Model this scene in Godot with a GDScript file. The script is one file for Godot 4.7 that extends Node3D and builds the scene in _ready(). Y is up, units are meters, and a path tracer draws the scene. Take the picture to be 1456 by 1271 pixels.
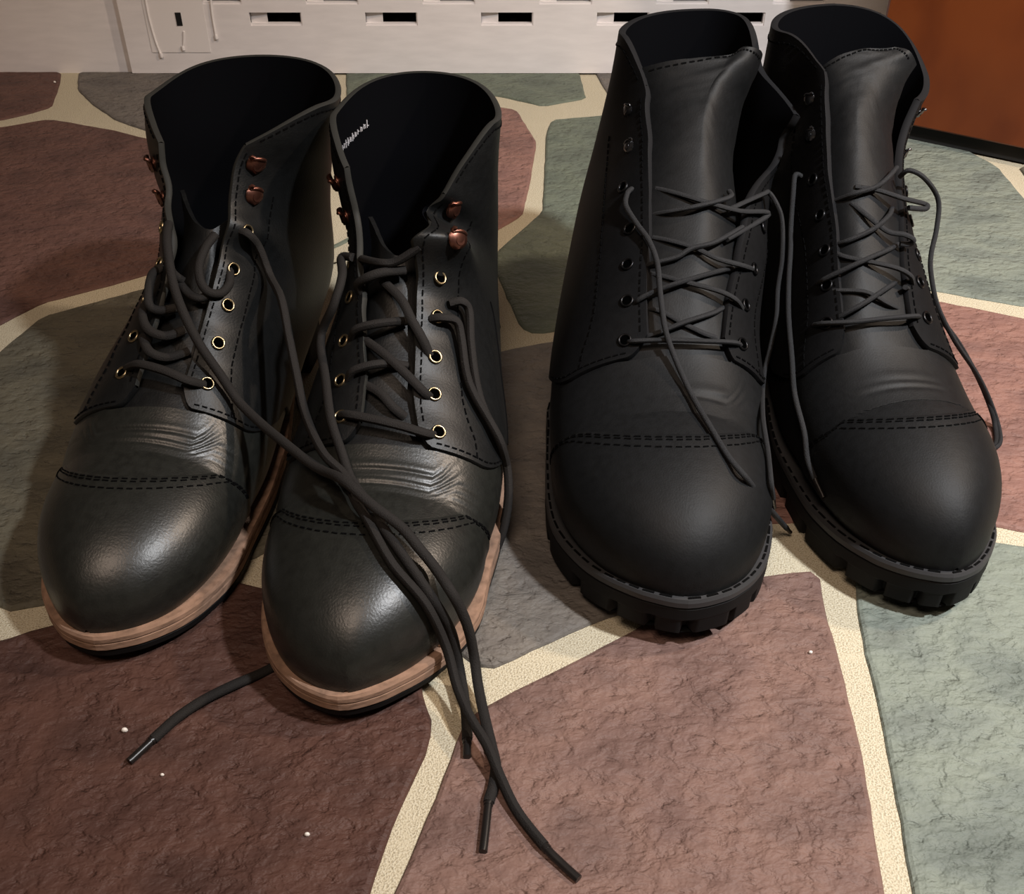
extends Node3D
# Two pairs of leather ankle boots on a flagstone floor, in front of a white floor-level vent grille.

var M := {}            # materials
var tex := {}          # computed noise textures
var taken := {}

# ---------------------------------------------------------------- boot shape state
var st := []           # stations of the boot being built (mm)
var tip := Vector2()
var toe_len := 75.0
var powers := Vector2(.95, 1.35)
var med := 1.0         # side of the inner (big toe) edge, as a sign on local x
var table := []        # stations resampled every 0.05
var edge_l := []
var edge_r := []
var bumps := []
var ruffle := 0.0
var eye_s := []


func _ready() -> void:
	# camera
	var cam := Camera3D.new()
	cam.name = "camera"
	cam.fov = rad_to_deg(2.0 * atan(635.5 / 1500.0))
	cam.position = Vector3(0, .365, 0)
	cam.rotation_degrees = Vector3(-38, 0, 0)
	cam.near = .01
	add_child(cam)
	cam.current = true
	# surroundings
	var we := WorldEnvironment.new()
	we.name = "surroundings"
	var env := Environment.new()
	env.background_mode = Environment.BG_COLOR
	env.background_color = Color.BLACK
	env.tonemap_mode = Environment.TONE_MAPPER_LINEAR
	env.tonemap_exposure = 1.0
	env.sdfgi_enabled = true
	env.ssao_enabled = true
	env.ssil_enabled = true
	we.environment = env
	add_child(we)
	# lamps
	materials()
	spot_lamp(Vector3(.56, 1.0, -.08), Vector3(.36, 0, -.48), Color(.985, .99, 1), 1.75, 41.0, .03, "metal standing lamp with small cone shade, out of view to the right of the viewer")
	spot_lamp(Vector3(.88, .95, -.50), Vector3(.05, 0, -.42), Color(1, .90, .80), .75, 58.0, .03, "metal standing lamp with small cone shade, out of view beside the wooden door")
	ceiling_fill(Vector3(-.25, 2.36, .75), Color(1, .89, .80), 2.6)
	room()
	flagstones()
	grille()
	door()
	boots()
	crumbs()


# ---------------------------------------------------------------- materials
func noise(kind: String, freq: float, octaves: int, seed_: int, ramp := [], normal := 0.0, size := 512, ridged := false, cell := false, stretch := 0.0) -> Texture2D:
	var n := FastNoiseLite.new()
	n.seed = seed_
	n.noise_type = FastNoiseLite.TYPE_CELLULAR if cell else FastNoiseLite.TYPE_SIMPLEX_SMOOTH
	n.frequency = freq
	n.fractal_type = FastNoiseLite.FRACTAL_RIDGED if ridged else FastNoiseLite.FRACTAL_FBM
	n.fractal_octaves = octaves
	if stretch > 0.0:
		n.domain_warp_enabled = true
		n.domain_warp_amplitude = stretch
		n.domain_warp_frequency = freq * 1.5
	var t := NoiseTexture2D.new()
	t.width = size
	t.height = size
	t.seamless = true
	t.noise = n
	if normal > 0.0:
		t.as_normal_map = true
		t.bump_strength = normal
	if ramp.size():
		var g := Gradient.new()
		var cs := PackedColorArray()
		var os := PackedFloat32Array()
		for i in ramp.size():
			cs.append(ramp[i])
			os.append(float(i) / (ramp.size() - 1))
		g.colors = cs
		g.offsets = os
		t.color_ramp = g
	tex[kind] = t
	return t


func ledges() -> ImageTexture:
	# riven slate: terraces with crisp ledges, a broad swell and fine pits
	var size := 1024
	var broad := FastNoiseLite.new()
	broad.seed = 11
	broad.noise_type = FastNoiseLite.TYPE_SIMPLEX_SMOOTH
	broad.frequency = .006
	broad.fractal_octaves = 4
	broad.domain_warp_enabled = true
	broad.domain_warp_amplitude = 60.0
	broad.domain_warp_frequency = .012
	var fine := FastNoiseLite.new()
	fine.seed = 19
	fine.noise_type = FastNoiseLite.TYPE_SIMPLEX_SMOOTH
	fine.frequency = .035
	fine.fractal_octaves = 5
	fine.domain_warp_enabled = true
	fine.domain_warp_amplitude = 14.0
	fine.domain_warp_frequency = .03
	var a := broad.get_seamless_image(size, size).get_data()
	var b := fine.get_seamless_image(size, size).get_data()
	var out := PackedByteArray()
	out.resize(size * size)
	for k in size * size:
		var h := a[k] / 255.0
		var f := b[k] / 255.0
		var t := (h + (f - .5) * .07) * 6.0
		var fr := t - floorf(t)
		var ledge := (floorf(t) + (0.0 if fr < .80 else (fr - .80) * 5.0)) / 6.0
		var pit := minf(f - .30, 0.0) * .5
		out[k] = int(clampf(.36 * ledge + .20 * h + .34 * f + pit + .06, 0, 1) * 255)
	var img := Image.create_from_data(size, size, false, Image.FORMAT_L8, out)
	return ImageTexture.create_from_image(img)


func mat(key: String, c: Color, rough := .6, metal := 0.0, spec := .5) -> StandardMaterial3D:
	var m := StandardMaterial3D.new()
	m.albedo_color = c
	m.roughness = rough
	m.metallic = metal
	m.metallic_specular = spec
	M[key] = m
	return m


func grain(m: StandardMaterial3D, color: String, relief: String, per_metre: Vector3, depth_cm := 0.0, world := false) -> void:
	m.uv1_triplanar = true
	m.uv1_world_triplanar = world
	m.uv1_scale = per_metre
	if color:
		m.albedo_texture = tex[color]
	if relief:
		m.heightmap_enabled = true
		m.heightmap_texture = tex[relief]
		m.heightmap_scale = depth_cm


func materials() -> void:
	noise("mottle", .008, 5, 3, [Color(.76, .76, .76), Color(.88, .875, .87), Color(1, .985, .96), Color(.92, .91, .905), Color(.80, .785, .78)])
	tex["cleft"] = ledges()
	noise("sand", .16, 3, 5, [Color(.70, .66, .60), Color(.93, .91, .87), Color(1, 1, 1)], 0.0, 512)
	noise("sand_relief", .16, 3, 5, [], 0.0, 512)
	noise("pores", .05, 3, 21, [Color.BLACK, Color.WHITE], 0.0, 512, false, false, 12.0)
	noise("scuff", .012, 5, 31, [Color(.72, .72, .72), Color(.9, .9, .88), Color(1, 1, 1)], 0.0, 512)
	noise("brush", .02, 4, 41, [Color(.95, .95, .95), Color(1, 1, 1)], 0.0, 512)
	noise("wood", .01, 5, 51, [Color(.72, .62, .52), Color(.95, .9, .86), Color(1, 1, 1)], 0.0, 512, false, false, 10.0)
	for k in [["stone_red", 0.465, 0.372, 0.345], ["stone_rust_shaded", 0.315, 0.222, 0.197], ["stone_rust", 0.385, 0.285, 0.262], ["stone_green", 0.4, 0.435, 0.39], ["stone_olive", 0.38, 0.37, 0.325], ["stone_grey", 0.425, 0.41, 0.395], ["stone_rose", 0.52, 0.395, 0.365], ["stone_jade", 0.475, 0.51, 0.48]]:  # the darkest rust tone holds the dimmer light at the front left
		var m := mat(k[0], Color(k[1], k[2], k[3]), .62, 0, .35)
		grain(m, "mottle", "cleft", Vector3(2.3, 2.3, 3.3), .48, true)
	grain(mat("grout", Color(.80, .78, .71), .95, 0, .2), "sand", "sand_relief", Vector3(11, 11, 11), .05, true)
	grain(mat("white_paint", Color(.93, .91, .905), .5), "brush", "brush", Vector3(2, 9, 2), .012, true)
	mat("wet_paint", Color(.92, .90, .89), .35)
	mat("cavity_shade", Color(.03, .03, .032), .9)  # near-black: shade of the hollow behind the slots, put into the colour
	grain(mat("wood", Color(.47, .235, .085), .42), "wood", "", Vector3(3, 1.2, 3), 0, true)
	mat("dark_strip", Color(.05, .042, .04), .8)
	mat("wall_paint", Color(.36, .355, .35), .9)
	# leathers
	grain(mat("oiled_leather", Color(.128, .132, .124), .37, 0, .5), "scuff", "pores", Vector3(26, 26, 26), .009)
	grain(mat("dark_leather", Color(.080, .084, .088), .46, 0, .4), "scuff", "pores", Vector3(26, 26, 26), .009)
	grain(mat("matte_leather", Color(.074, .079, .087), .56, 0, .32), "scuff", "pores", Vector3(30, 30, 30), .006)
	grain(mat("matte_quarter", Color(.060, .062, .070), .68, 0, .25), "scuff", "pores", Vector3(30, 30, 30), .006)
	mat("worn_edge", Color(.165, .165, .155), .6, 0, .3)
	mat("black_edge", Color(.11, .11, .115), .75, 0, .2)
	mat("lining", Color(.04, .042, .052), .95, 0, .1)
	mat("thread", Color(.045, .045, .047), 1.0, 0, .1)
	mat("pale_thread", Color(.05, .05, .05), .9, 0, .1)
	grain(mat("tan_edge", Color(.62, .50, .43), .85, 0, .2), "scuff", "scuff", Vector3(22, 60, 22), .06)
	mat("black_rubber", Color(.06, .06, .063), .7, 0, .3)
	mat("black_welt", Color(.20, .20, .205), .55, 0, .4)
	grain(mat("lace", Color(.135, .127, .122), .8, 0, .3), "", "pores", Vector3(60, 60, 60), .03)
	grain(mat("braid", Color(.16, .162, .168), .7, 0, .3), "", "pores", Vector3(90, 90, 90), .04)
	mat("brass", Color(.66, .60, .48), .32, 1.0)
	mat("copper", Color(.44, .29, .245), .36, .9)
	mat("gunmetal", Color(.15, .15, .155), .36, .9)
	mat("dark_nickel", Color(.36, .36, .37), .28, .95)
	mat("hole_shade", Color(.01, .01, .01), 1.0, 0, 0)  # black for the shade inside the eyelet rings
	mat("aglet", Color(.10, .09, .085), .34, 0, .5)
	mat("print", Color(.72, .72, .74), .8)
	mat("crumb", Color(.9, .88, .85), .7)
	mat("lamp_metal", Color(.3, .3, .3), .4, .8)


# ---------------------------------------------------------------- names and tags
func tag(o: Node3D, label: String, category: String, group := "", kind := "") -> Node3D:
	if label:
		o.set_meta("label", label)
	if category:
		o.set_meta("category", category)
	if group:
		o.set_meta("group", group)
	if kind:
		o.set_meta("kind", kind)
	return o


func put(called: String, mesh: Mesh, m: Material, parent: Node = self) -> MeshInstance3D:
	var o := MeshInstance3D.new()
	var key := str(parent.get_instance_id()) + called
	var n: int = taken.get(key, 0)
	taken[key] = n + 1
	o.name = called if n == 0 else "%s_%03d" % [called, n]
	o.mesh = mesh
	if m:
		o.material_override = m
	parent.add_child(o, true)
	return o


func thing(called: String, at: Vector3) -> Node3D:
	var o := Node3D.new()
	var n: int = taken.get(called, 0)
	taken[called] = n + 1
	o.name = called if n == 0 else "%s_%03d" % [called, n]
	add_child(o, true)
	o.position = at
	return o


# ---------------------------------------------------------------- mesh helpers
func solid(v: PackedVector3Array, idx: PackedInt32Array) -> ArrayMesh:
	# smooth normals from shared vertices; front faces clockwise
	var nn := PackedVector3Array()
	nn.resize(v.size())
	for t in range(0, idx.size(), 3):
		var a := v[idx[t]]
		var f := (v[idx[t + 2]] - a).cross(v[idx[t + 1]] - a)
		nn[idx[t]] += f
		nn[idx[t + 1]] += f
		nn[idx[t + 2]] += f
	for i in nn.size():
		nn[i] = nn[i].normalized() if nn[i].length_squared() > 1e-24 else Vector3.UP
	var arr := []
	arr.resize(Mesh.ARRAY_MAX)
	arr[Mesh.ARRAY_VERTEX] = v
	arr[Mesh.ARRAY_NORMAL] = nn
	arr[Mesh.ARRAY_INDEX] = idx
	var m := ArrayMesh.new()
	m.add_surface_from_arrays(Mesh.PRIMITIVE_TRIANGLES, arr)
	return m


class Build:
	var v := PackedVector3Array()
	var i := PackedInt32Array()
	func sheet(rows: Array, flip := false) -> void:
		# rows: an Array of equally long PackedVector3Array
		var b := v.size()
		var w: int = rows[0].size()
		for r in rows:
			v.append_array(r)
		for y in rows.size() - 1:
			for x in w - 1:
				var p := b + y * w + x
				if flip:
					i.append_array([p, p + w, p + 1, p + 1, p + w, p + w + 1])
				else:
					i.append_array([p, p + 1, p + w, p + 1, p + w + 1, p + w])
	func fan(ring: PackedVector3Array, centre: Vector3, flip := false) -> void:
		var b := v.size()
		v.append_array(ring)
		v.append(centre)
		var n := ring.size()
		for k in n:
			var a := b + k
			var c := b + (k + 1) % n
			if flip:
				i.append_array([a, b + n, c])
			else:
				i.append_array([a, c, b + n])
	func box(at: Vector3, x: Vector3, y: Vector3, z: Vector3) -> void:
		# centre and half-axes, flat faces
		for f in [[x, y, z], [-x, z, y], [y, z, x], [-y, x, z], [z, x, y], [-z, y, x]]:
			var b := v.size()
			var o: Vector3 = at + f[0]
			v.append_array([o - f[1] - f[2], o + f[1] - f[2], o + f[1] + f[2], o - f[1] + f[2]])
			i.append_array([b, b + 2, b + 1, b, b + 3, b + 2])


func tube(path: PackedVector3Array, r: float, sides := 8, flat := 1.0, tip_r := -1.0) -> ArrayMesh:
	var b := Build.new()
	tube_into(b, path, r, sides, flat)
	return solid(b.v, b.i)


func tube_into(b: Build, path: PackedVector3Array, r: float, sides := 8, flat := 1.0) -> void:
	var rows := []
	var up := Vector3.UP
	var n := path.size()
	for k in n:
		var t := (path[mini(k + 1, n - 1)] - path[maxi(k - 1, 0)]).normalized()
		if absf(t.dot(up)) > .98:
			up = Vector3(.3, .1, .9) if absf(t.y) > .9 else Vector3.UP
		var x := t.cross(up).normalized()
		var y := x.cross(t).normalized()
		up = y
		var row := PackedVector3Array()
		for q in sides + 1:
			var a := TAU * q / sides
			row.append(path[k] + (x * cos(a) + y * sin(a) * flat) * r)
		rows.append(row)
	b.sheet(rows)
	var first: PackedVector3Array = rows[0].slice(0, sides)
	var last: PackedVector3Array = rows[n - 1].slice(0, sides)
	b.fan(first, path[0], true)
	b.fan(last, path[n - 1])


func smooth(p: PackedVector3Array, sub := 6, closed := false) -> PackedVector3Array:
	var out := PackedVector3Array()
	var n := p.size()
	var last := n if closed else n - 1
	for k in last:
		var a := p[(k - 1 + n) % n] if closed else p[maxi(k - 1, 0)]
		var b := p[k]
		var c := p[(k + 1) % n]
		var d := p[(k + 2) % n] if closed else p[mini(k + 2, n - 1)]
		for j in sub:
			out.append(b.cubic_interpolate(c, a, d, float(j) / sub))
	if not closed:
		out.append(p[n - 1])
	return out


func mm(list: Array) -> PackedVector3Array:
	# tenths of millimetres to metres
	var out := PackedVector3Array()
	for p in list:
		out.append(Vector3(p[0], p[1], p[2]) * .0001)
	return out


func lathe(profile: Array, sides := 16) -> ArrayMesh:
	# profile: [radius, height] pairs round the y axis
	var b := Build.new()
	var rows := []
	for p in profile:
		var row := PackedVector3Array()
		for q in sides + 1:
			var a := TAU * q / sides
			row.append(Vector3(cos(a) * p[0], p[1], sin(a) * p[0]))
		rows.append(row)
	b.sheet(rows, true)
	return solid(b.v, b.i)


func face_along(o: Node3D, at: Vector3, n: Vector3, up: Vector3) -> void:
	# local y along n, local z as near to up as it goes
	var x := n.cross(up).normalized()
	o.transform = Transform3D(Basis(x, n, x.cross(n)), at)


# ---------------------------------------------------------------- room
func slab(called: String, centre: Vector3, size: Vector3, m: Material) -> MeshInstance3D:
	var b := Build.new()
	b.box(Vector3.ZERO, Vector3(size.x / 2, 0, 0), Vector3(0, size.y / 2, 0), Vector3(0, 0, size.z / 2))
	var o := put(called, solid(b.v, b.i), m)
	o.position = centre
	tag(o, "", "", "", "structure")
	return o


func room() -> void:
	tag(slab("floor", Vector3(0, -.02, .2), Vector3(3.6, .04, 2.8), M.grout), "floor of irregular flagstones in sandy beige grout", "floor", "", "structure")
	tag(slab("wall_back", Vector3(0, 1.2, -1.16), Vector3(3.6, 2.4, .1), M.wall_paint), "painted wall behind the white grille", "wall", "", "structure")
	tag(slab("wall_left", Vector3(-1.75, 1.2, .2), Vector3(.1, 2.4, 2.8), M.wall_paint), "plain painted wall on the left side of the room", "wall", "", "structure")
	tag(slab("wall_right", Vector3(1.75, 1.2, .2), Vector3(.1, 2.4, 2.8), M.wall_paint), "plain painted wall on the right side of the room", "wall", "", "structure")
	tag(slab("wall_front", Vector3(0, 1.2, 1.65), Vector3(3.6, 2.4, .1), M.wall_paint), "plain painted wall behind the viewer", "wall", "", "structure")
	tag(slab("ceiling", Vector3(0, 2.45, .2), Vector3(3.6, .1, 2.8), M.wall_paint), "plain painted ceiling of the room", "ceiling", "", "structure")
	# painted skirting left of the grille, with a rounded top edge
	var b := Build.new()
	var prof := [Vector2(0, 0), Vector2(.018, 0), Vector2(.018, .118), Vector2(.015, .126), Vector2(.009, .130), Vector2(0, .130)]
	var rows := []
	for x in [-1.7, -.3885]:
		var row := PackedVector3Array()
		for p in prof:
			row.append(Vector3(x, p.y, -1.11 + p.x))
		rows.append(row)
	for k in prof.size() - 1:
		b.sheet([PackedVector3Array([rows[0][k], rows[0][k + 1]]), PackedVector3Array([rows[1][k], rows[1][k + 1]])])
	b.fan(rows[1], Vector3(-.3885, .06, -1.10))
	tag(put("baseboard_left", solid(b.v, b.i), M.white_paint), "white painted skirting board left of the vent grille", "skirting board", "", "structure")


func stone(parent: Node3D, pts: Array, m: Material, lift := 0.0) -> void:
	# outline in tenths of millimetres (x, z); wobbled edge, bevelled rim, top just proud of the grout
	var base := PackedVector3Array()
	for p in pts:
		base.append(Vector3(p[0] * .0001, 0, p[1] * .0001))
	var c := Vector3.ZERO
	for p in base:
		c += p / base.size()
	var wob := FastNoiseLite.new()
	wob.seed = 7
	wob.frequency = 26.0
	var ring := []      # dense outline with slightly rounded corners
	var n := base.size()
	for k in n:
		var a := base[k]
		var d := base[(k + 1) % n]
		var steps := maxi(2, int(a.distance_to(d) / .008))
		for j in steps:
			ring.append(a.lerp(d, (j + .5) / steps))
	var area := 0.0
	for k in n:
		area += base[k].x * base[(k + 1) % n].z - base[(k + 1) % n].x * base[k].z
	var sgn := signf(area)
	var cnt := ring.size()
	var levels := []
	for lv in [[0.0, -.004], [0.0, .0004], [.0007, .0013], [.0022, .0019]]:
		var row := PackedVector3Array()
		for k in cnt:
			var p: Vector3 = ring[k]
			var t: Vector3 = (ring[(k + 1) % cnt] - ring[(k - 1 + cnt) % cnt]).normalized()
			var out := Vector3(t.z, 0, -t.x) * sgn
			var w := wob.get_noise_2d(p.x * 4.0, p.z * 4.0) * .0007 + wob.get_noise_2d(p.x * 14.0, p.z * 14.0) * .0005
			var q: Vector3 = p + out * (w - lv[0])
			q.y = lv[1] + lift + (wob.get_noise_2d(p.x * 2.0 + 9.0, p.z * 2.0) * .0004 if lv[0] > 0.0 else 0.0)
			row.append(q)
		levels.append(row)
	var b := Build.new()
	for k in 3:
		var lo: PackedVector3Array = levels[k].duplicate()
		var hi: PackedVector3Array = levels[k + 1].duplicate()
		lo.append(lo[0])
		hi.append(hi[0])
		b.sheet([lo, hi], sgn > 0.0)
	var top: PackedVector3Array = levels[3]
	var flat := PackedVector2Array()
	for p in top:
		flat.append(Vector2(p.x, p.z))
	var tri := Geometry2D.triangulate_polygon(flat)
	var at := b.v.size()
	b.v.append_array(top)
	for t in range(0, tri.size(), 3):
		var p0 := top[tri[t]]
		var up := (top[tri[t + 2]] - p0).cross(top[tri[t + 1]] - p0).y
		if up > 0.0:
			b.i.append_array([at + tri[t], at + tri[t + 1], at + tri[t + 2]])
		else:
			b.i.append_array([at + tri[t], at + tri[t + 2], at + tri[t + 1]])
	put("flagstone", solid(b.v, b.i), m, parent)


func flagstones() -> void:
	var f := get_node("floor")
	var holder := f as Node3D
	var before := holder.get_child_count()
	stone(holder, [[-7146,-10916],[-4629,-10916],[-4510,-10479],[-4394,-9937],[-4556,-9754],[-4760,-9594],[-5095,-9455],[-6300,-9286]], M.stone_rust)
	stone(holder, [[-4455,-10916],[-1837,-10916],[-1668,-9455],[-1899,-8882],[-2463,-8929],[-3276,-9302],[-3681,-9594],[-4022,-9993],[-4308,-10418]], M.stone_grey)
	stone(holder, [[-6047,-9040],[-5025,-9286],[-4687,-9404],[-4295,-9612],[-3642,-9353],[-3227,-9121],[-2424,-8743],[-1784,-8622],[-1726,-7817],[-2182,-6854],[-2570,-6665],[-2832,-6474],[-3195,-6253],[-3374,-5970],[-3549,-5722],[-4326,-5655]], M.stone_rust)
	stone(holder, [[-3280,-5494],[-3247,-5639],[-3130,-6069],[-2516,-6464],[-2135,-6645],[-1879,-6367],[-1337,-4907],[-1118,-4056],[-1238,-3771],[-1389,-3761],[-1813,-3563],[-2213,-3453],[-2394,-3408],[-2644,-3949],[-2898,-4643]], M.stone_olive)
	stone(holder, [[-3315,-3286],[-2679,-3161],[-2326,-3231],[-2165,-3316],[-1741,-3426],[-1363,-3620],[-1196,-3563],[-823,-3462],[-403,-3052],[-377,-2887],[-325,-2766],[-365,-2569],[-450,-2343],[-519,-2037],[-569,-1702],[-2459,-1702]], M.stone_rust_shaded)  # same kind as the rust stones; weaker light painted into its tone
	stone(holder, [[-111,-5631],[144,-5730],[326,-5772],[635,-5655],[697,-4643],[793,-3949],[608,-3435],[398,-3356],[134,-3202],[-121,-3052],[-280,-3202],[-448,-3329],[-866,-3795],[-967,-4279],[-710,-5190],[-386,-5494]], M.stone_grey)
	stone(holder, [[-119,-6984],[64,-7325],[238,-7664],[312,-9286],[366,-9594],[924,-9718],[1783,-9629],[2088,-9121],[1608,-6367],[1068,-5909],[354,-5909],[156,-5857],[51,-5944],[-59,-6445],[-121,-6717]], M.stone_green)
	stone(holder, [[-461,-10049],[-311,-10012],[47,-9845],[219,-9056],[151,-8219],[77,-7590],[-170,-7278],[-460,-7095],[-898,-7325],[-1136,-8652],[-984,-9809]], M.stone_rose)
	stone(holder, [[-1707,-10916],[694,-10916],[718,-10164],[296,-9956],[-110,-10222],[-463,-10300],[-882,-10260],[-1298,-9629],[-1534,-9629]], M.stone_green)
	stone(holder, [[853,-10916],[3414,-10916],[3118,-9993],[2132,-9370],[1809,-9809],[960,-10106]], M.stone_grey)
	stone(holder, [[2183,-9121],[3139,-9809],[3763,-9455],[4122,-8519],[4110,-7895],[4080,-7208],[3757,-6178],[3464,-6206],[2788,-6474],[2260,-6665],[1689,-6415]], M.stone_jade)
	stone(holder, [[1663,-6272],[2224,-6514],[2744,-6329],[3055,-6206],[3401,-6042],[3737,-5909],[2950,-3897],[2605,-3960],[2472,-4007],[2084,-4083],[1713,-4056],[1381,-4029],[911,-4029],[776,-4643],[724,-5655],[1052,-5780]], M.stone_rose)
	stone(holder, [[1701,-3795],[2044,-3949],[2428,-3887],[2563,-3851],[2905,-3795],[3232,-2887],[2564,-1702],[1430,-1702],[1461,-2037],[1552,-2766],[1606,-3373]], M.stone_jade)
	stone(holder, [[-111,-2872],[224,-3080],[607,-3329],[775,-3508],[1227,-3653],[1500,-3682],[1466,-3462],[1464,-3219],[1433,-2671],[1356,-2026],[1320,-1702],[-498,-1702],[-426,-2037],[-345,-2285],[-262,-2559],[-199,-2791]], M.stone_red)
	stone(holder, [[4306,-8533],[5236,-8578],[5196,-7325],[3947,-6178],[3868,-6272],[4183,-7266],[4238,-7948]], M.stone_olive)
	stone(holder, [[-3367,-5494],[-2977,-4643],[-2708,-3949],[-2470,-3417],[-2725,-3265],[-3754,-3373],[-4986,-5416],[-4264,-5534]], M.stone_grey)
	stone(holder, [[-1999,-10359],[-1609,-9203],[-1134,-9993],[-1257,-8652],[-1085,-7325],[-1472,-6875],[-2001,-6717],[-1625,-7817],[-1691,-8728]], M.stone_green)
	stone(holder, [[-1215,-4907],[-1651,-6178],[-1448,-6717],[-878,-7095],[-199,-7095],[-213,-6564],[-60,-5909],[-172,-5755],[-436,-5615],[-780,-5264],[-1031,-4337]], M.stone_olive)
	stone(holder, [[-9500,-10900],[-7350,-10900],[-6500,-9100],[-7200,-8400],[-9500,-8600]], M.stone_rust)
	stone(holder, [[-9500,-8400],[-7200,-8200],[-6200,-8950],[-6200,-6000],[-7000,-5600],[-9500,-6200]], M.stone_green)
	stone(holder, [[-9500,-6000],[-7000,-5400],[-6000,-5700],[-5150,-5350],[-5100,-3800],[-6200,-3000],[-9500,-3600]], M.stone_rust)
	stone(holder, [[-9500,-3400],[-6200,-2830],[-4850,-3500],[-4000,-3150],[-3500,-3000],[-3500,-1700],[-4800,-1000],[-9500,-1200]], M.stone_olive)
	stone(holder, [[-3400,-1550],[-2600,-1550],[-650,-1550],[-1000,600],[-4000,800],[-4600,-850]], M.stone_grey)
	stone(holder, [[-400,-1550],[1350,-1550],[1800,-600],[1200,800],[-800,800]], M.stone_green)
	stone(holder, [[1530,-1550],[2550,-1550],[3350,-2400],[4800,-1800],[5200,600],[1400,800],[1950,-600]], M.stone_red)
	stone(holder, [[3379,-3750],[3950,-4200],[5700,-3800],[6000,-2000],[4900,-1950],[3400,-2600]], M.stone_grey)
	stone(holder, [[3950,-6000],[3920,-4400],[5800,-4000],[7400,-4600],[7200,-6000],[5300,-6030]], M.stone_rose)
	stone(holder, [[5400,-8400],[5400,-6230],[7300,-6200],[9000,-6600],[9000,-9200],[6200,-9200]], M.stone_jade)
	stone(holder, [[6200,-3700],[7600,-4400],[9500,-4000],[9500,-1200],[6200,-1800]], M.stone_rust)

	for k in range(before, holder.get_child_count()):
		(holder.get_child(k) as Node3D).position = -holder.position


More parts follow.
